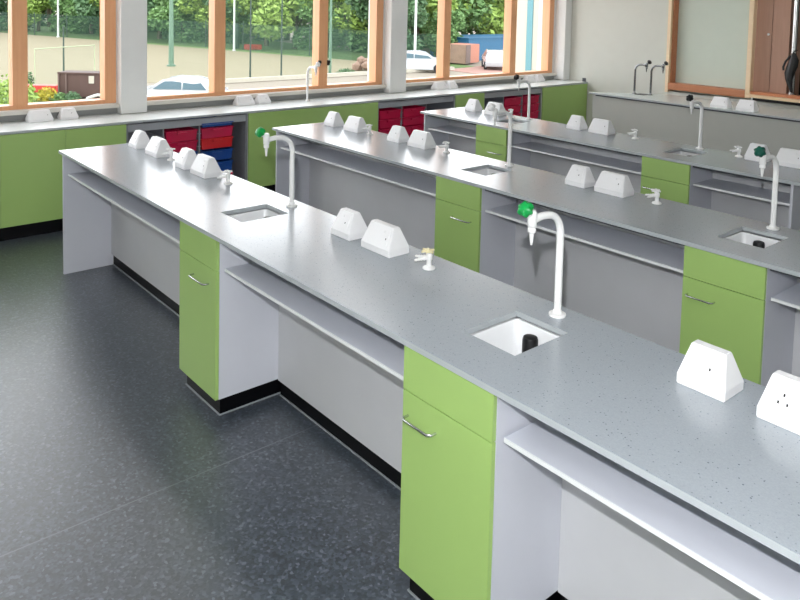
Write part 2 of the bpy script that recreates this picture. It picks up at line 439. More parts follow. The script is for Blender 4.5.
def lab_tap(x, y, label, knob='knobgreen', rz=0, body='enamel', z=.9, group='white swan neck taps at the sinks'):
    t = tag(empty('lab_tap', (x, y, z), rz), label, 'tap', group)
    b = BM(); lathe(b, [(.031, 0), (.032, .003), (.031, .008), (.018, .011), (.016, .02), (.013, .024)])
    link_mesh('base_flange', b, M[body], t, smooth=True)
    pts = [(0,0,.02), (0,0,.15), (0,0,.305)]
    for k in range(1, 13):
        a = math.pi/2*k/12; pts.append((0, -.08+.08*math.cos(a), .305+.08*math.sin(a)))
    pts += [(0,-.11,.387), (0,-.135,.384), (0,-.155,.38)]
    b = BM(); tube(b, pts, [.0135]*(len(pts)), 18)
    link_mesh('swan_neck', b, M[body], t, smooth=True)
    b = BM()
    lathe(b, [(.012, .02), (.0165, .012), (.0175, 0), (.0165, -.036), (.013, -.04), (.0145, -.044), (.0145, -.056), (.009, -.061), (.0075, -.074), (.0045, -.1), (.003, -.103)], (0, -.162, .397), n=18)
    link_mesh('nozzle', b, M[body], t, smooth=True)
    kd = Vector((0, -.75, .66)).normalized()
    b = BM(); lathe(b, [(.011, 0), (.011, .03), (.009, .04)], (0, -.162, .393), kd, 14); link_mesh('valve_stem', b, M[body], t, smooth=True)
    b = BM()
    k0 = Vector((0, -.162, .393))+kd*.034
    ax = kd; u = ax.orthogonal().normalized(); w = ax.cross(u); rings = []
    for r, h in ((.012, 0), (.024, .004), (.027, .014), (.026, .026), (.018, .034), (.002, .036)):
        rings.append([b.verts.new(k0+ax*h+(r*(1+(.12*math.cos(6*a) if r > .015 else 0)))*(math.cos(a)*u+math.sin(a)*w)) for a in [2*math.pi*q/36 for q in range(36)]])
    for r0, r1 in zip(rings, rings[1:]):
        for q in range(36): b.faces.new((r0[q], r0[(q+1)%36], r1[(q+1)%36], r1[q]))
    b.faces.new(rings[0][::-1]); b.faces.new(rings[-1])
    link_mesh('knob', b, M[knob], t, smooth=True)
    return t

def cabinet(x0, x1, yf, yb, label, right=False):
    """base cabinet, front facing -Y"""
    c = tag(empty('base_cabinet', ((x0+x1)/2, yf, 0)), label, 'cabinet', 'green fronted cabinets in the benches')
    w = (x1-x0)/2; d = yb-yf
    b = BM(); box(b, -w, w, .019, d, .09, .1); box(b, -w, -w+.018, .019, d, .1, .876); box(b, w-.018, w, .019, d, .1, .876); box(b, -w+.018, w-.018, d-.018, d, .1, .876); box(b, -w+.018, w-.018, .025, .04, .80, .876)
    link_mesh('carcase', b, M['white'], c)
    b = BM(); box(b, -w+.001, w-.001, 0, .018, .728, .876); link_mesh('drawer_front', b, [M['green']], c, bev=.0012)
    b = BM(); box(b, -w+.001, w-.001, 0, .018, .09, .7245); dr = link_mesh('door', b, [M['green']], c, bev=.0012)
    b = BM()
    hx0, hx1, hz, hd = -w+.03, -w+.165, .645, .03
    if right: hx0, hx1 = -w+.17, -w+.335
    pts = [(hx0, 0, hz), (hx0, -hd*.6, hz), (hx0+.012, -hd, hz), (hx1-.012, -hd, hz), (hx1, -hd*.6, hz), (hx1, 0, hz)]
    tube(b, pts, .0045, 10); link_mesh('handle', b, M['chrome'], dr, smooth=True)
    b = BM(); box(b, -w+.02, w-.02, .035, d-.02, 0, .09); link_mesh('plinth', b, M['plinth'], c)
    b = BM(); box(b, -w+.014, w-.014, .029, .035, 0, .005); box(b, w-.02, w-.014, .035, d-.02, 0, .005); box(b, -w+.014, -w+.02, .035, d-.02, 0, .005)
    link_mesh('sealant_bead', b, M['bead'], c)
    return c
def bay(x0, x1, yf, label, ends=()):
    """open knee space under the worktop: shelf, back panel, plinth"""
    c = tag(empty('bench_bay', ((x0+x1)/2, yf, 0)), label, 'bench bay', 'open bays under the bench worktops')
    w = (x1-x0)/2-.001
    b = BM(); box(b, -w, w, .352, .37, .085, .876); link_mesh('back_panel', b, M['panel'], c)
    b = BM(); box(b, -w, w, .59, .608, .085, .876); link_mesh('rear_panel', b, M['panel'], c)
    b = BM(); box(b, -w, w, .368, .59, 0, .085); link_mesh('plinth', b, M['plinth'], c)
    b = BM(); box(b, -w, w, .362, .368, 0, .005); link_mesh('sealant_bead', b, M['bead'], c)
    b = BM(); box(b, -w, w, .045, .06, .858, .879); link_mesh('top_rail', b, M['railshade'], c)  # dark rail, mostly painting the worktop's shadow under its lip
    b = BM(); box(b, -w+.012, w-.004, .045, .352, .724, .737); sh = link_mesh('shelf', b, M['shelf'], c)
    b = BM(); box(b, -w+.012, w-.004, .041, .045, .7235, .7375); link_mesh('shelf_edging', b, M['shelfedge'], sh)
    for e in ends:
        b = BM(); a = -w-.019 if e < 0 else w+.001
        box(b, a, a+.018, .012, .63, 0, .8785)
        link_mesh('end_panel', b, M['white'], c, bev=.001)
    return c

def bench(k, xs, xe, cabs, labels, mid=[]):
    y0 = 1.62+k*DY
    y1 = y0+.655
    holes = []
    for i, (cx0, cx1) in enumerate(cabs):
        cx = (cx0+cx1)/2-.01; cy = y0+.205+SD/2
        cx = (-3.46, -1.655, .145)[i] if k < 2 else (-4.78, -3.0)[i]
        holes.append((cx-SW/2, cx+SW/2, cy-SD/2, cy+SD/2))
    bm = BM(); slab(bm, (xs, xe), (y0, y1), T0, T1, holes)
    o = link_mesh('worktop', bm, [M['top'], M['topedge']]);
    tag(o, labels['top'], 'worktop', 'speckled grey bench worktops')
    # bring the origin onto the worktop
    for v in o.data.vertices: v.co -= Vector((xs, y0, T0))
    o.location = (xs, y0, T0)
    prev = xs+.065
    for i, (cx0, cx1) in enumerate(cabs):
        bay(prev, cx0, y0, labels['bays'][i], (-1,) if i == 0 else ())
        cabinet(cx0, cx1, y0+.004, y0+.61, labels['cabs'][i], i == 0)
        prev = cx1
    bay(prev, xe-.065, y0, labels['bays'][-1], (1,))
    for i, h in enumerate(holes):
        sink_thing((h[0]+h[1])/2, (h[2]+h[3])/2, labels['sinks'][i])
        lab_tap((h[0]+h[1])/2+(.0), y0+.572, labels['taps'][i], 'black' if k == 2 else 'knobgreen' if k == 0 else ('enamel', 'knobdark', 'knobgreen')[i])

bench(0, -5.68, 2.2, [(-3.63, -3.22), (-1.852, -1.445), (-.045, .36)], dict(
    top='long speckled grey worktop of the front bench, nearest the camera',
    bays=['open shelf bay at the window end of the front bench', 'open shelf bay between the two green cabinets of the front bench',
          'open shelf bay at lower right of the front bench, right of the large green door', 'open shelf bay at the near end of the front bench'],
    cabs=['green cabinet nearer the windows in the front bench', 'large green cabinet in the foreground under the near sink', 'green cabinet at the near end of the front bench'],
    sinks=['sink of the front bench nearer the windows, behind the left swan neck tap', 'large white square sink in the foreground of the front bench', 'white sink at the near end of the front bench'],
    taps=['white tap with green knob at the left sink of the front bench', 'large white tap with green knob in the foreground', 'white tap with green knob at the near end of the front bench']))
bench(1, -5.70, 2.2, [(-3.60, -3.195), (-1.83, -1.438), (-.045, .36)], dict(
    top='speckled grey worktop of the middle bench, second from the camera',
    bays=['open shelf bay at the window end of the middle bench', 'open shelf bay between the green cabinets of the middle bench',
          'open shelf bay at the right picture edge under the middle bench', 'open shelf bay at the near end of the middle bench'],
    cabs=['green cabinet of the middle bench nearer the windows', 'green cabinet of the middle bench behind the right foreground socket box', 'green cabinet at the near end of the middle bench'],
    sinks=['shallow looking sink in the glaring part of the middle bench', 'white sink at the right side of the middle bench', 'white sink at the near end of the middle bench'],
    taps=['slim white tap at the left sink of the middle bench', 'white tap with dark green knob at the right of the middle bench', 'white tap at the near end of the middle bench']))
bench(2, -5.74, -2.0, [(-4.945, -4.56), (-3.17, -2.775)], dict(
    top='speckled grey worktop of the back bench, third from the camera',
    bays=['open shelf bay at the window end of the back bench', 'open shelf bay in the middle of the back bench', 'open shelf bay at the right end of the back bench'],
    cabs=['small looking green cabinet of the back bench nearer the windows', 'green cabinet at the right of the back bench'],
    sinks=['sink at the window end of the back bench', 'sink at the right of the back bench below the slim white tap'],
    taps=['slim white tap of the back bench in front of the crimson trays', 'slim white tap of the back bench below the timber rail']))

# socket boxes ------------------------------------------------------
def socket_proto(w, double):
    s = empty('socket_box'); d = .12; h = .122
    b = BM()
    hexa(b, [(0,0,0),(w,0,0),(w,d,0),(0,d,0)], [(0,0,.03),(w,0,.03),(w,d,.03),(0,d,.03)])
    i = .021
    hexa(b, [(0,0,.03),(w,0,.03),(w,d,.03),(0,d,.03)], [(i,.042,h),(w-i,.042,h),(w-i,d-.042,h),(i,d-.042,h)])
    bmesh.ops.remove_doubles(b, verts=b.verts, dist=1e-5)
    fs = [f for f in b.faces if abs(f.normal.z) > .99 and abs(f.calc_center_median().z-.03) < 1e-4]
    bmesh.ops.delete(b, geom=fs, context='FACES_ONLY')
    link_mesh('housing', b, M['socket'], s, bev=.003)
    # faceplate lying on the sloping front
    sl = Vector((0, .042, h-.03)).normalized(); nrm = Vector((0, -(h-.03), .042)).normalized()
    o = Vector((w/2, .0, .03))
    def P(u, v, n): return o+Vector((u, 0, 0))+sl*v+nrm*n
    pw = w/2-.03; b = BM()
    hexa(b, [P(-pw,.01,-.002),P(pw,.01,-.002),P(pw,.085,-.002),P(-pw,.085,-.002)], [P(-pw,.01,.003),P(pw,.01,.003),P(pw,.085,.003),P(-pw,.085,.003)])
    fp = link_mesh('faceplate', b, M['socket'], s, bev=.001)
    cs = (-.038, .038) if double else (0,)
    cs = cs if double == 2 else cs[-1:]
    for c_ in cs:
        b = BM()
        for (u, v) in (((0, .056), (-.012, .034), (.012, .034)) if double == 2 else ((.02, .045),)):
            hexa(b, [P(c_+u-.0025,v-.004,.002),P(c_+u+.0025,v-.004,.002),P(c_+u+.0025,v+.004,.002),P(c_+u-.0025,v+.004,.002)],
                    [P(c_+u-.0025,v-.004,.0034),P(c_+u+.0025,v-.004,.0034),P(c_+u+.0025,v+.004,.0034),P(c_+u-.0025,v+.004,.0034)])
        link_mesh('pin_holes' if double == 2 else 'indicator', b, M['black'], fp)
        b = BM(); u, v = c_, .074
        hexa(b, [P(u-.007,v-.005,.0028),P(u+.007,v-.005,.0028),P(u+.007,v+.005,.0028),P(u-.007,v+.005,.0028)],
                [P(u-.006,v-.005,.004),P(u+.006,v-.005,.004),P(u+.006,v+.005,.0065),P(u-.006,v+.005,.0065)])
        link_mesh('switch', b, M['socket'], fp)
    return s
PS = {}
def socket(x, y, kind, label, rz=0, group='white sloped socket boxes on the worktops'):
    if kind not in PS: o = PS[kind] = socket_proto(.15 if kind == 's' else .205, {'s': 0, 'd': 1, 'n': 2}[kind])
    else: o = copy_tree(PS[kind])
    o.location = (x, y, .9); o.rotation_euler = (0, 0, rz)
    return tag(o, label, 'socket box', group)
def gas_proto():
    g = empty('gas_tap')
    b = BM(); lathe(b, [(.024, 0), (.024, .004), (.02, .008), (.01, .012), (.0095, .03), (.013, .036), (.013, .052), (.008, .058)])
    link_mesh('body', b, M['enamel'], g, smooth=True)
    for a in (math.radians(200), math.radians(250)):
        d = Vector((math.cos(a), math.sin(a), 0)); b = BM()
        c0 = Vector((0, 0, .042))
        prof = [(.008, .008), (.008, .022), (.0055, .026), (.0065, .032), (.005, .036), (.006, .042), (.0045, .046), (.0052, .052), (.0035, .058)]
        tube(b, [c0+d*h+Vector((0,0,-.1*h)) for r, h in prof], [r for r, h in prof], 10); link_mesh('nozzle', b, M['enamel'], g, smooth=True)
    b = BM()
    for (dx, dy) in ((1, 0), (.2, 1)):
        v = Vector((dx, dy, 0)).normalized()
        tube(b, [Vector((-.008,0,.064))-v*.026, Vector((-.008,0,.066)), Vector((-.008,0,.064))+v*.026], [.0045, .0065, .0045], 8)
    lathe(b, [(.007, .052), (.008, .07), (.005, .074)], (-.008, 0, 0), n=10)
    link_mesh('lever', b, M['cream'], g, smooth=True)
    return g
PG = []
def gas(x, y, label, rz=0, white=True):
    if not PG: PG.append(gas_proto()); o = PG[0]
    else: o = copy_tree(PG[0])
    o.location = (x, y, .9); o.rotation_euler = (0, 0, rz); o.scale = (1.15,)*3
    for ch in o.children:
        if ch.name.startswith('lever'):
            ch.material_slots[0].link = 'OBJECT'; ch.material_slots[0].material = M['enamel' if white else 'cream']
            if not white: ch['label'] = 'cream cross lever'
    return tag(o, label, 'gas tap', 'small white gas taps on the benches')
def station(k, xs, xd, xg, where, pos):
    y = 1.62+k*DY+.463
    bn = BN[k]
    socket(xs, y, 's', 'left socket box on the %s bench, pair %s' % (bn, where))
    socket(xd, y, 'd', 'right socket box on the %s bench, pair %s' % (bn, where))
    gas(xg, y+.06, 'gas tap on the %s bench by the sockets %s' % (bn, where), white=not (k == 0 and xs > -3))
station(0, -5.56, -5.245, -4.93, 'at the window end', 0)
station(0, -4.74, -4.50, -4.10, 'left of the far sink', 0)
station(0, -2.935, -2.695, -2.295, 'halfway between the two sinks', 0)
y = 1.62+.463
socket(-1.125, y, 's', 'large white socket box in the right foreground with a whole outline')
socket(-.885, y, 'n', 'large white socket box with pin holes cut by the right picture edge')
gas(-.49, y+.06, 'small white gas tap at the near end of the front bench')
station(1, -5.58, -5.28, -4.98, 'at the window end', 0)
station(1, -4.68, -4.425, -4.04, 'left of the glaring sink', 0)
station(1, -2.90, -2.68, -2.29, 'in front of the back bench shelf', 0)
station(1, -1.10, -.86, -.47, 'at the near end', 0)
station(2, -5.56, -5.28, -4.96, 'at the window end', 0)
station(2, -4.24, -4.0, -3.56, 'halfway along', 0)
station(2, -2.59, -2.37, -2.66, 'at the right end', 0)

# peninsula bench by the right wall --------------------------------
P4 = [(-5.88, 8.26), (-5.2, 9.02), (-1.2, 9.02), (-1.2, 8.26)]
b = BM(); lo = [b.verts.new((x, y_, T0)) for x, y_ in P4]; hi = [b.verts.new((x, y_, T1)) for x, y_ in P4]
b.faces.new(hi[::-1]).material_index = 0; b.faces.new(lo).material_index = 1
for i in range(4): b.faces.new((lo[i], lo[(i+1)%4], hi[(i+1)%4], hi[i])).material_index = 1
tag(link_mesh('worktop', b, [M['benchtop2'], M['topedge']]), 'pale worktop of the bench along the right wall, with a cut corner', 'worktop')
q = [(-5.83, 8.30), (-5.17, 8.97), (-1.24, 8.97), (-1.24, 8.30)]
pc = tag(empty('wall_bench_carcase', (-3.5, 8.3, 0)), 'plain grey bench front below the timber framed openings', 'bench')
b = BM(); lo = [b.verts.new((x+3.5, y_-8.3, .08)) for x, y_ in q]; hi = [b.verts.new((x+3.5, y_-8.3, T0-.003)) for x, y_ in q]
b.faces.new(hi[::-1]); b.faces.new(lo)
for i in range(4): b.faces.new((lo[i], lo[(i+1)%4], hi[(i+1)%4], hi[i]))
link_mesh('carcase', b, M['wbench'], pc)
b = BM(); box(b, -2.28, 2.2, .05, .6, 0, .08); link_mesh('plinth', b, M['plinth'], pc)
b = BM(); box(b, -2.28, 2.2, -.012, 0, .86, .878); link_mesh('painted_shadow_strip', b, M['railshade'], pc)  # thin dark strip painting the shadow line below the worktop edge
for (x, y_, lb) in ((-5.46, 8.68, 'dark chrome tap on the right wall bench, the one nearer the windows'), (-5.25, 8.72, 'dark chrome tap on the right wall bench, the one nearer the timber frame')):
    lab_tap(x, y_, lb, 'black', math.pi/2, 'darkchrome', group='dark chrome taps on the right wall bench')
b = BM(); box(b, -5.42, -5.28, 8.62, 8.74, .9, .906); tag(link_mesh('drip_tray', b, M['black'], bev=.002), 'flat black drip tray between the two dark chrome taps', 'tray')
socket(-4.25, 8.33, 'd', 'pale socket box on the right wall bench, left of two under the timber rail')
socket(-3.95, 8.33, 'd', 'pale socket box on the right wall bench, right of two under the timber rail')

# ---------------------------------------------------------------- window worktop and cupboards
CF = -6.655       # cabinet fronts
b = BM(); slab(b, (XW, -6.665), (YL, YR), T0, T1, [])
tag(link_mesh('worktop', b, [M['walltop'], M['topedge']]), 'long pale worktop running under the windows', 'worktop')
b = BM(); box(b, -6.76, -6.70, YR-.012, YR, .9, .955)
tag(link_mesh('end_stop', b, M['railshade'], bev=.003), 'small dark end stop on the window worktop against the right wall', 'end stop')
def wall_cab(y0, y1, label, doors=1):
    c = tag(empty('wall_side_cabinet', (CF, (y0+y1)/2, 0)), label, 'cabinet', 'green cabinets under the windows')
    w = (y1-y0)/2; xb = XW-CF
    b = BM(); box(b, xb+.01, -.018, -w, w, .115, .876); link_mesh('carcase', b, M['white'], c)
    for i in range(doors):
        a = -w+2*w*i/doors; d = -w+2*w*(i+1)/doors
        b = BM(); box(b, -.018, 0, a+.0015, d-.0015, .115, .876); link_mesh('door', b, M['green'], c, bev=.0012)
    b = BM(); box(b, xb+.1, -.03, -w, w, 0, .115); link_mesh('plinth', b, M['plinth'], c)
    return c
wall_cab(-.08, .44, 'green cabinet under the windows, out to the left')
wall_cab(.44, .95, 'green cabinet under the windows left of the leftmost seen door')
wall_cab(.95, 1.452, 'green cabinet under the windows, cut off by the left picture edge')
wall_cab(1.452, 1.958, 'green cabinet under the windows, leftmost whole door')
wall_cab(1.958, 2.475, 'green cabinet under the windows just left of the tray shelves')
wall_cab(3.70, 5.36, 'wide green cabinet under the windows behind the left swan neck tap')
wall_cab(6.60, 7.12, 'narrow green cabinet under the windows behind the back bench')
wall_cab(8.30, 9.33, 'wide green cabinet under the windows beside the right wall')

def tray(x, y, z, w, h, m, label, group='plastic trays on the runners under the windows'):
    t = tag(empty('storage_tray', (x, y, z)), label, 'tray', group)
    b = BM(); d = .4; i = .014
    t_ = .005
    def ring(ix, iy, z): return [b.verts.new(p) for p in ((-d+ix,-w/2+iy,z),(-ix*.3,-w/2+iy,z),(-ix*.3,w/2-iy,z),(-d+ix,w/2-iy,z))]
    R_ = [ring(.012, i, 0), ring(0, .004, h), ring(t_, .004+t_, h), ring(.012+t_, i+t_, t_)]
    for r0, r1 in zip(R_, R_[1:]):
        for k in range(4): b.faces.new((r0[k], r0[(k+1)%4], r1[(k+1)%4], r1[k]))
    b.faces.new(R_[0][::-1]); b.faces.new(R_[3])
    link_mesh('tray_body', b, m, t)
    b = BM(); box(b, 0, .012, -w/2, w/2, h-.012, h); box(b, -d, 0, -w/2-.002, -w/2+.004, h-.008, h); box(b, -d, 0, w/2-.004, w/2+.002, h-.008, h)
    link_mesh('rim', b, m, t, bev=.002)
    b = BM(); box(b, 0, .016, -.05, .05, h-.034, h-.014); link_mesh('finger_grip', b, m, t, bev=.003)
    return t
def tray_bay(y0, y1, label, cols, yc0, left=None):
    c = tag(empty('tray_rack', (CF, (y0+y1)/2, 0)), label, 'shelf unit', 'open tray racks under the windows')
    w = (y1-y0)/2; oy = (y0+y1)/2; xb = XW-CF
    b = BM(); box(b, xb+.01, -.02, -w+.001, -w+.019, .1, .876); box(b, xb+.01, -.02, w-.019, w-.001, .1, .876)
    box(b, xb+.01, xb+.02, -w+.019, w-.019, .1, .876); box(b, xb+.02, -.02, -w+.019, w-.019, .1, .118)
    link_mesh('carcase', b, M['unit'], c)
    b = BM(); box(b, -.04, -.022, -w+.02, w-.02, .80, .867); link_mesh('top_rail', b, M['grey'], c)
    for yy in cols:
        b = BM(); box(b, -.5, -.03, yy-oy-.006, yy-oy+.006, .118, .80); link_mesh('divider', b, M['unit'], c)
        b = BM()
        for r in range(5):
            z = .63-.125*r+.085
            box(b, -.45, -.035, yy-oy-.018, yy-oy+.018, z, z+.005)
        link_mesh('runner', b, M['grey'], c)
    b = BM(); box(b, xb+.1, -.03, -w, w, 0, .1); link_mesh('plinth', b, M['plinth'], c)
    return c
tray_bay(2.478, 3.697, 'open tray rack behind the far socket boxes of the front bench', [2.83, 3.19], 0)
tray_bay(5.363, 6.597, 'open tray rack with crimson trays behind the middle bench', [5.74, 6.13], 0)
tray_bay(7.123, 8.297, 'open tray rack at the right end of the windows', [7.52, 7.9], 0)
TX = CF-.03
def tcol(yc, w, spec, where):
    for z, h, mk, nm in spec:
        tray(TX, yc, z, w, h, M[mk], '%s, %s' % (nm, where))
tcol(3.01, .32, [(.665, .1, 'tray_red', 'crimson tray, topmost'), (.56, .1, 'tray_red', 'crimson tray, second down'), (.45, .1, 'tray_blue', 'blue tray, third down'), (.335, .1, 'tray_red', 'crimson tray, fourth down'), (.22, .1, 'tray_blue', 'blue tray, lowest')], 'left column of the leftmost rack')
tcol(3.375, .34, [(.775, .04, 'tray_blue', 'dark blue tray, topmost'), (.665, .1, 'tray_red', 'crimson tray, second down'), (.56, .1, 'tray_scarlet', 'scarlet tray, third down'), (.44, .1, 'tray_blue', 'blue tray, fourth down'), (.32, .1, 'tray_blue', 'blue tray, fifth down'), (.2, .1, 'tray_red', 'crimson tray, lowest')], 'right column of the leftmost rack')
for yc, ww, wh in ((5.565, .33, 'left column of the middle rack'), (5.935, .35, 'middle column of the middle rack')):
    tcol(yc, ww, [(.665, .1, 'tray_red', 'crimson tray, topmost'), (.56, .1, 'tray_red', 'crimson tray, second down'), (.45, .1, 'tray_red', 'crimson tray, third down'), (.335, .1, 'tray_red', 'crimson tray, fourth down'), (.22, .1, 'tray_red', 'crimson tray, lowest')], wh)
for yc, ww, wh in ((7.71, .34, 'left column of the rightmost rack'), (8.09, .34, 'right column of the rightmost rack')):
    tcol(yc, ww, [(.67, .1, 'tray_red', 'crimson tray, topmost'), (.56, .1, 'tray_red', 'crimson tray, second down'), (.45, .1, 'tray_red', 'crimson tray, third down')], wh)

# socket boxes against the upstand (front faces the room)
for (yy, kd_, lb) in ((1.76, 'd', 'socket box under the leftmost window, left of two'), (2.03, 's', 'socket box under the leftmost window, right of two'),
                      (3.78, 'd', 'socket box under the middle window, left of two'), (4.03, 's', 'socket box under the middle window, right of two'),
                      (6.62, 'd', 'socket box under the right window, left of two by the white pier'), (6.86, 's', 'socket box under the right window, right of two by the white pier'),
                      (8.42, 'd', 'socket box at the right end of the window worktop, left of two'), (8.66, 's', 'socket box at the right end of the window worktop, right of two')):
    o = socket(-7.03, yy, kd_, 'pale '+lb, math.pi/2, 'pale socket boxes along the window worktop')
    o.scale = (1, 1, .8)
lab_tap(-7.0, 4.62, 'thin white tap standing on the window worktop below the middle window', 'enamel', math.pi/2, group='tap on the window worktop')

# added fill panels, out of view, brightening the window side and right wall
def lights():
    proto = empty('added_fill_panel'); b = BM(); box(b, -.62, .62, -.1, .1, -.045, -.04); 
    link_mesh('fill_face', b, M['lamp'], proto)
    b = BM()
    box(b, -.64, .64, -.12, -.1, -.05, 0); box(b, -.64, .64, .1, .12, -.05, 0); box(b, -.64, -.62, -.1, .1, -.05, 0); box(b, .62, .64, -.1, .1, -.05, 0)
    link_mesh('frame', b, M['wallwhite'], proto)
    i = 0
    for x, y_ in ((-5.9, .6), (-5.9, 2.5), (-5.9, 4.5), (-5.9, 6.5), (-5.9, 8.3), (-3.7, 8.3), (-1.5, 8.3)):
            o = proto if i == 0 else copy_tree(proto)
            o.location = (x, y_, ZC); i += 1
            tag(o, 'added fill panel on the ceiling, out of view', 'ceiling light', 'added ceiling fill panels')
lights()

# ---------------------------------------------------------------- outdoors (ground 3.07 m below the classroom floor)
G = -3.07
def ground(name, poly, z, m, label):
    b = BM(); lo = [b.verts.new((x, y_, z-.1)) for x, y_ in poly]; hi = [b.verts.new((x, y_, z)) for x, y_ in poly]
    b.faces.new(hi); b.faces.new(lo[::-1]); n = len(poly)
    for i in range(n): b.faces.new((lo[i], lo[(i+1)%n], hi[(i+1)%n], hi[i]))
    return struct(name, b, m, label)
ground('ground', [(-260,-120),(-7.6,-120),(-7.6,160),(-260,160)], G-.02, M['asphalt'], 'pale paved ground outside')
ground('ground_pitch', [(-43,-60),(-43,25.5),(-41.2,26.5),(-41.2,41),(-52,38.2),(-98,25.5),(-140,14),(-140,-60)], G, M['sand'], 'sandy sports pitch')
ground('ground_grass', [(-140,14),(-98,25.5),(-52,38.2),(-42,41),(-42,44),(-60,46),(-100,48),(-150,48)], G, M['grass'], 'grass strip behind the pitch')
ground('ground_verge', [(-41,6),(-41,11.6),(-38,11.6),(-37,6)], G+.01, M['grass'], 'grass verge by the brown store')
ground('ground_paving', [(-41,39.5),(-37,39.5),(-37,47),(-43,47)], G+.01, M['pink'], 'pink paving near the blue shed')

def leafmass(n, fn, s, seed):
    r = random.Random(seed); b = BM()
    for _ in range(n):
        p = fn(r); s_ = s*r.uniform(.6, 1.3)
        u = Vector((r.gauss(0,1), r.gauss(0,1), r.gauss(0,1))).normalized(); w = u.orthogonal().normalized()
        w = Matrix.Rotation(r.uniform(0, 6.28), 3, u) @ w
        v = u.cross(w)
        pts = [p-w*s_, p+v*s_*.5, p+w*s_, p-v*s_*.5]
        b.faces.new([b.verts.new(q_) for q_ in pts])
    return b
def crown_fn(seed, R, z0, z1):
    rr = random.Random(seed)
    bl = [(Vector((rr.uniform(-.6,.6)*R, rr.uniform(-.6,.6)*R, rr.uniform(z0+.8, z1-1.2))), rr.uniform(.3,.5)*R) for _ in range(16)]
    def fn(r):
        c, q_ = r.choice(bl)
        d = Vector((r.gauss(0,1), r.gauss(0,1), r.gauss(0,1))).normalized()
        return c+d*q_*r.uniform(.72, 1.05)
    return fn
tree_protos = []
for i, mk in enumerate(('leaf_a', 'leaf_b', 'leaf_c')):
    t = empty('tree')
    b = BM(); tube(b, [(0,0,0),(.1,0,2),(0,.1,5),(.2,.2,8)], [.32,.25,.18,.06], 10)
    for a in range(5):
        an = a*1.26; tube(b, [(0,.05,3+a*.5),(math.cos(an)*1.2,math.sin(an)*1.2,4.6+a*.5),(math.cos(an)*2.4,math.sin(an)*2.4,6+a*.5)], [.12,.08,.03], 8)
    link_mesh('trunk', b, M['bark'], t, smooth=True)
    link_mesh('foliage', leafmass(6500, crown_fn(i+3, 4.6, .6, 12), .36, i), M[mk], t)
    tree_protos.append(t)
used = set()
def place_tree(k, x, y_, s, label):
    o = tree_protos[k]
    if k in used: o = copy_tree(o)
    used.add(k)
    o.location = (x, y_, G); o.rotation_euler = (0, 0, random.uniform(0, 6)); o.scale = (s*1.25, s*1.25, s)
    tag(o, label, 'tree', ['dark green trees beyond the pitch', 'bright green trees beyond the pitch', 'mid green trees beyond the pitch'][k])
TL = ['dark green leafy tree in the tree line beyond the pitch', 'bright yellow green tree in the tree line beyond the pitch', 'mid green tree in the tree line beyond the pitch']
line = [(-132,12.5),(-98,27.5),(-80,33.5),(-65,38.5),(-52,43.5)]
def along(t):
    seg = t*(len(line)-1); i = min(int(seg), len(line)-2); f = seg-i
    return (line[i][0]*(1-f)+line[i+1][0]*f, line[i][1]*(1-f)+line[i+1][1]*f)
NT = 17
for i in range(NT):
    x, y_ = along(i/(NT-1)); k = (0, 2, 0, 1, 2, 0, 1, 0, 2, 1, 0, 1, 1, 2, 1, 0, 1)[i]
    place_tree(k, x-1.5+random.uniform(-1,1), y_+4.0+random.uniform(-1,1), random.uniform(.62, .78), TL[k])
for i in range(9):
    x, y_ = along(i/8); k = (0, 0, 2, 0, 2, 0, 2, 0, 2, 0, 0)[i]
    place_tree(k, x-8, y_+14, 1.05, TL[k])
for (x, y_, k, s) in ((-60, 48, 2, 1.1), (-58, 54, 1, 1.15), (-56, 60, 1, 1.2), (-62, 66, 0, 1.3), (-57, 67, 2, 1.2), (-54, 72, 2, 1.1), (-66, 58, 0, 1.4), (-50.5, 42.5, 0, .8), (-49, 47, 2, .55), (-112, 24, 0, 1.3), (-104, 33, 2, 1.3)):
    place_tree(k, x, y_, s*.66, TL[k])
# fence at the back of the pitch
fl = [(-140,13.7),(-98,25.3),(-81,31.5),(-66,36),(-57,37.8),(-49,38.5),(-43,40.4)]
fe = tag(empty('pitch_fence', (-98, 25.3, G)), 'dark green net fence along the far edge of the sandy pitch', 'fence')
for (a, c_) in zip(fl, fl[1:]):
    A = Vector((a[0]+98, a[1]-25.3, 0)); B = Vector((c_[0]+98, c_[1]-25.3, 0)); n = max(1, int((B-A).length/5))
    b = BM(); w = (B-A).normalized().cross(Vector((0,0,1)))*.01
    hexa(b, [A-w, B-w, B+w, A+w], [p+Vector((0,0,2.6)) for p in (A-w, B-w, B+w, A+w)])
    link_mesh('netting', b, M['net'], fe)
    for i in range(n):
        p = A+(B-A)*i/n; b = BM(); tube(b, [p, p+Vector((0,0,2.8))], .05, 8); link_mesh('fence_post', b, M['poled'], fe)
def pole(x, y_, h, r, m, label, head=None):
    t = tag(empty('lamp_column' if head else 'net_pole', (x, y_, G)), label, 'pole')
    b = BM(); tube(b, [(0,0,0),(0,0,h*.5),(0,0,h)], [r, r*.85, r*.7], 10); lathe(b, [(r*1.6,0),(r*1.6,.1),(r,.14)], n=12)
    link_mesh('post', b, M[m], t, smooth=True)
    if head:
        b = BM(); box(b, -.5, .5, -.12, .12, h, h+.12); box(b, -.45, -.1, -.16, .16, h+.12, h+.35); box(b, .1, .45, -.16, .16, h+.12, h+.35)
        link_mesh('lamp_head', b, M['polew'], t, bev=.02)
    return t
pole(-93.0, 26.6, 14, .12, 'polew', 'tall white mast beyond the pitch seen in the left window', 1)
pole(-51.0, 14.9, 3.0, .06, 'poled', 'thin dark net pole left of the brown store')
pole(-45, 15.6, 1.4, .05, 'poled', 'short dark pole behind the brown store')
pole(-52.5, 22.8, 5.2, .2, 'poleg', 'thick green lamp column behind the white car', 1)
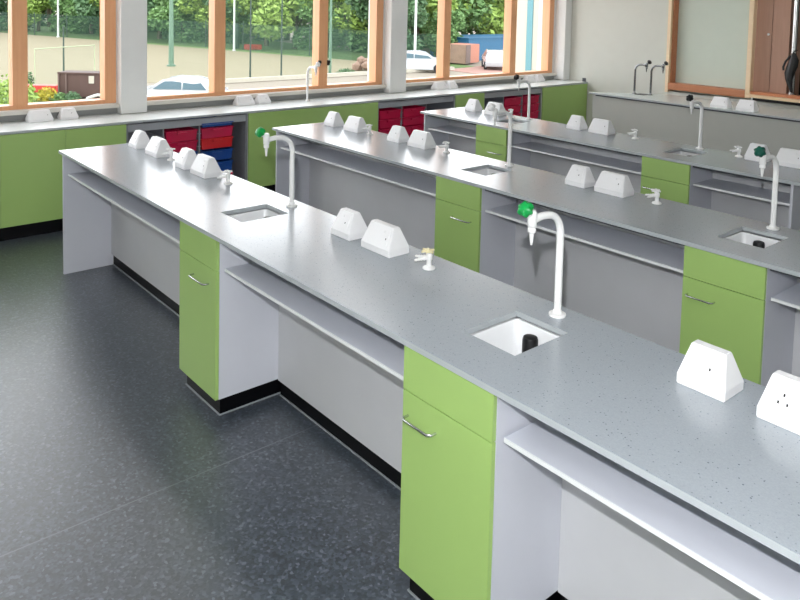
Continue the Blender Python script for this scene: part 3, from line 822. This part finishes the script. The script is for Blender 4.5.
pole(-65.2, 34.6, 13, .11, 'polew', 'tall pale mast behind the pitch in the middle window', 1)
pole(-41.6, 23.2, 5.2, .06, 'poled', 'thin dark net pole in the middle window, left of two')
pole(-41.7, 25.5, 5.2, .06, 'poled', 'thin dark net pole in the middle window, right of two')
pole(-42.1, 29.6, 6.0, .1, 'poleg', 'green pole beside the middle window mullion')
pole(-43.0, 38.1, 9, .11, 'polew', 'pale pole with cross arms left in the right window', 1)
for yy in (2.0,):
    pass
# touchline net between the thin poles
b = BM(); box(b, -41.66, -41.62, 18, 31, G+.05, G+5); 
tag(link_mesh('ball_net', b, M['thinnet']), 'faint ball stop net hanging between the thin dark poles', 'net')
b = BM()
for (yy) in (20.6, 31.2): pass
box(b, -40.9, -40.6, 19, 40, G, G+.25)
tag(link_mesh('low_kerb', b, M['render']), 'pale low kerb along the near side of the pitch', 'kerb')
# padded post, red barrier
b = BM(); lathe(b, [(.26,0),(.3,.1),(.3,2.3),(.22,2.5),(.05,2.55)], (-68.3, 36.5, G), n=14); tag(link_mesh('padded_post', b, M['poled'], smooth=True), 'dark green padded post by the tall mast in the middle window', 'post')
b = BM(); box(b, -67, -65.8, 36.6, 38.0, G, G+.5); tag(link_mesh('sand_box', b, M['red'], bev=.05), 'low red box at the far pitch edge beside the padded post', 'box')
# goal
g = tag(empty('five_a_side_goal', (-44.5, 13.2, G)), 'pale green goal frame behind the brown store', 'goal')
A, B = Vector((1.1, -2.0, 0)), Vector((-1.2, 1.9, 0))
b = BM(); up = Vector((0,0,2.1)); tube(b, [A, A+up, B+up, B], .03, 8); link_mesh('goal_frame', b, M['goal'], g)
b = BM(); w = Vector((.01, .006, 0)); hexa(b, [A-w, B-w, B+w, A+w], [p+up for p in (A-w, B-w, B+w, A+w)]); link_mesh('goal_net', b, M['thinnet'], g)
# brown store
s = empty('timber_store', (-38.4, 12.2, G), math.atan2(.762, .647)); tag(s, 'brown slatted timber bin store with a white notice', 'store')
b = BM(); box(b, -1.05, 1.05, -.5, .5, .05, 1.2); link_mesh('store_wall', b, M['brown'], s, bev=.01)
for x in (-1.08, -.72, 1.02):
    b = BM(); box(b, x, x+.07, -.56, -.5, 0, 1.28); link_mesh('post', b, M['brownpost'], s)
b = BM(); box(b, -1.1, 1.1, -.58, .55, 1.2, 1.27); link_mesh('capping', b, M['brown'], s, bev=.01)
b = BM(); box(b, .42, .68, -.53, -.51, .75, 1.12); link_mesh('notice', b, M['render'], s)
b = BM(); box(b, -1.9, .0, -.3, .3, 0, .35)
o = link_mesh('red_bench', b, M['red'], bev=.03); o.location = (-41.0, 11.7, G); o.rotation_euler = (0,0,.87); tag(o, 'low red bench left of the brown store', 'bench')
b = BM(); tube(b, [(0,0,0),(.15,.1,.25),(.5,.4,.42),(.9,.8,.42)], [.09,.08,.07,.06], 8); o = link_mesh('cycle_hoop', b, M['polew'], smooth=True); o.location = (-36.2, 11.5, G); tag(o, 'bent pale steel hoop in front of the brown store', 'hoop')
# bushes
def bush(name, x, y_, r, h, m, label, n=500, sz=.09):
    def fn(q_):
        d = Vector((q_.gauss(0,1), q_.gauss(0,1), abs(q_.gauss(0,1)))).normalized(); return Vector((d.x*r, d.y*r, d.z*h))*q_.uniform(.6, 1.05)
    o = link_mesh(name, leafmass(n, fn, sz, int(x*7)), M[m]); o.location = (x, y_, G)
    tag(o, label, 'bush')
bush('shrub', -37.5, 8.6, 1.2, 1.3, 'leaf_b', 'light green bush at the lower left of the leftmost window', 1200, .11)
bush('flowering_shrub', -38.2, 10.4, .55, .6, 'yellow', 'yellow flowering bush beside the wide timber mullion', 600, .08)
bush('shrub', -37.8, 10.85, .4, .35, 'leaf_c', 'small green plant right of the yellow flowers', 400, .07)
bush('shrub', -37.6, 11.35, .4, .4, 'leaf_a', 'small dark green plant just left of the brown store', 400, .07)
bush('shrub', -44.2, 10.9, .5, .9, 'leaf_a', 'dark plant at the left foot of the goal', 400, .08)

def car(x, y_, rz, label, s=1):
    t = tag(empty('car', (x, y_, G), rz), label, 'car'); t.scale = (s,)*3
    prof = [(-2.1,.45),(-2.1,.75),(-2.02,.93),(-1.75,1.0),(-1.35,1.33),(-.9,1.45),(0,1.48),(.45,1.4),(1.0,1.02),(1.55,.92),(1.98,.78),(2.08,.5),(2.0,.28),(-2.0,.28)]
    b = BM(); L_ = [b.verts.new((px, -.84 if pz < 1.05 else -.66, pz)) for px, pz in prof]; R_ = [b.verts.new((px, .84 if pz < 1.05 else .66, pz)) for px, pz in prof]
    n = len(prof); b.faces.new(L_); b.faces.new(R_[::-1])
    for i in range(n): b.faces.new((L_[i], L_[(i+1)%n], R_[(i+1)%n], R_[i]))
    link_mesh('car_body', b, M['carwhite'], t, bev=.05, seg=2, smooth=True)
    for sy in (-1, 1):
        for poly in ([(-1.5,1.03),(-1.22,1.33),(-.45,1.4),(-.45,1.03)], [(-.38,1.03),(-.38,1.4),(.38,1.36),(.86,1.03)]):
            b = BM(); ya = lambda z: sy*(.84+(z-1.0)*(-.42)+.012)
            a = [b.verts.new((px, ya(pz), pz)) for px, pz in poly]; c_ = [b.verts.new((px, ya(pz)-sy*.04, pz)) for px, pz in poly]
            b.faces.new(a); b.faces.new(c_[::-1])
            for i in range(4): b.faces.new((a[i], a[(i+1)%4], c_[(i+1)%4], c_[i]))
            link_mesh('side_window', b, M['carglass'], t)
    for wx in (-1.3, 1.3):
        for sy in (-.8, .8):
            b = BM(); tube(b, [(wx, sy-.1, .31), (wx, sy+.1, .31)], .31, 20); link_mesh('wheel', b, M['tyre'], t, smooth=True)
    return t
car(-32.0, 14.2, math.atan2(.762, .647)+math.pi, 'white car below the middle window, right of the left white pier', 1.0)
car(-41.0, 36.8, math.atan2(.762, .647), 'white car at the lower left of the right window')
car(-40.3, 44.1, 2.4, 'white car in front of the blue shed')
b = BM()
rr = random.Random(4)
for _ in range(14):
    p = Vector((rr.uniform(-.9,.9), rr.uniform(-.9,.9), rr.uniform(.1,.7))); r_ = rr.uniform(.2,.45)
    bmesh.ops.create_icosphere(b, subdivisions=1, radius=r_, matrix=Matrix.Translation(p))
o = link_mesh('rubble_heap', b, M['stone']); o.location = (-43.2, 33.9, G); tag(o, 'brownish rubble heap at the right of the middle window', 'heap')
for v in o.data.vertices:
    if v.co.z < 0: v.co.z = 0
bush('shrub', -41.9, 30.8, .7, .4, 'leaf_a', 'low dark plant below the bright tree in the middle window', 300, .08)
# blue shed, container, school wing
s = tag(empty('blue_shed', (-49, 53, G)), 'long blue clad shed in the right window', 'shed')
b = BM(); box(b, -2.5, 2.5, -5.5, 5.5, 0, 1.95); link_mesh('shed_wall', b, M['blue'], s)
b = BM(); box(b, -2.6, 2.6, -5.6, 5.6, 1.95, 2.03); link_mesh('roof', b, M['blue'], s)
s = empty('storage_container', (-44.8, 44.9, G), .3); tag(s, 'terracotta storage container with brownish end doors in front of the blue shed', 'container')
b = BM(); box(b, -1.0, 1.0, -1.1, 1.4, .1, 1.65); link_mesh('container_body', b, M['terracotta'], s, bev=.03)
b = BM(); box(b, 1.0, 1.04, -1.1, -.3, .1, 1.65); link_mesh('container_door', b, M['brownpost'], s)
b = BM(); box(b, -1.0, 1.0, -1.16, -1.1, .1, 1.65); link_mesh('end_doors', b, M['stone'], s)
b = BM(); box(b, -1.04, -.9, -1.2, -1.1, .05, 1.7); link_mesh('corner_post', b, M['polew'], s)
s = tag(empty('school_wing', (-14.0, 16.5, G)), 'cream rendered wing of the school with a teal strip in the right window', 'building')
b = BM(); box(b, -.55, 3.2, 0, 6, 0, 8.5); link_mesh('wing_wall', b, M['render'], s)
b = BM(); box(b, .13, .33, -.03, 0, 0, 8.5); link_mesh('teal_strip', b, M['teal'], s)
b = BM(); tube(b, [(.75, -.08, 0), (.75, -.08, 8.4)], .04, 8); box(b, .68, .82, -.1, 0, 4.6, 4.7); link_mesh('downpipe', b, M['polew'], s)

# ---------------------------------------------------------------- light
w = bpy.data.worlds.new('World'); sc.world = w; w.use_nodes = True
N = w.node_tree.nodes; L = w.node_tree.links
bg = N['Background']
tc = N.new('ShaderNodeTexCoord'); sp = N.new('ShaderNodeSeparateXYZ'); L.new(tc.outputs['Generated'], sp.inputs[0])
# hazy bright overcast: brightest low down, a little bluer and dimmer overhead
cr = N.new('ShaderNodeValToRGB'); L.new(sp.outputs[2], cr.inputs[0])
e = cr.color_ramp.elements
e[0].position = 0; e[0].color = (.96, .98, 1, 1)
e[1].position = 1; e[1].color = (.36, .40, .44, 1)
k = e.new(.25); k.color = (.9, .93, .96, 1)
k = e.new(.55); k.color = (.55, .58, .62, 1)
no = N.new('ShaderNodeTexNoise'); no.inputs['Scale'].default_value = 3; no.inputs['Detail'].default_value = 5
L.new(tc.outputs['Generated'], no.inputs['Vector'])
mr = N.new('ShaderNodeMapRange'); mr.inputs[3].default_value = .85; mr.inputs[4].default_value = 1.15; L.new(no.outputs['Fac'], mr.inputs[0])
sm = N.new('ShaderNodeVectorMath'); sm.operation = 'SCALE'; L.new(cr.outputs[0], sm.inputs[0]); L.new(mr.outputs[0], sm.inputs['Scale'])
L.new(sm.outputs[0], bg.inputs[0]); bg.inputs[1].default_value = 6.2
def alight(name, t, loc, power, **k):
    l = bpy.data.lights.new(name, t); l.energy = power
    for a, v in k.items(): setattr(l, a, v)
    o = bpy.data.objects.new(name, l); C.objects.link(o); o.location = loc
    return o
# the camera flash, just above the lens
alight('camera_flash', 'POINT', (.04, -.12, 2.32), 290, shadow_soft_size=.015, color=(.97, .98, 1))
s = alight('sun', 'SUN', (0, 0, 20), .8, angle=.3, color=(1, .96, .88)); s.rotation_euler = (math.radians(30), math.radians(25), 0)

# ---------------------------------------------------------------- camera
F = Vector((-0.75973302, 0.64671747, -0.0675444)); R = Vector((0.64683575, 0.76228058, 0.0230617)); D = Vector((0.06640219, -0.0261694, -0.9974497))
cam = bpy.data.cameras.new('camera'); co = bpy.data.objects.new('camera', cam); C.objects.link(co)
m = Matrix((( R.x, -D.x, -F.x, 0), (R.y, -D.y, -F.y, 0), (R.z, -D.z, -F.z, 2.03), (0, 0, 0, 1)))
co.matrix_world = m
cam.sensor_width = 36; cam.lens = 753.457/800*36; cam.shift_y = -(300-52.423)/800; cam.clip_end = 500; cam.clip_start = .05
sc.camera = co
sc.view_settings.view_transform = 'Standard'; sc.view_settings.look = 'None'; sc.view_settings.gamma = 1
sc.view_settings.exposure = 0
sc.cycles.use_denoising = True
sc.cycles.max_bounces = 8; sc.cycles.transparent_max_bounces = 16
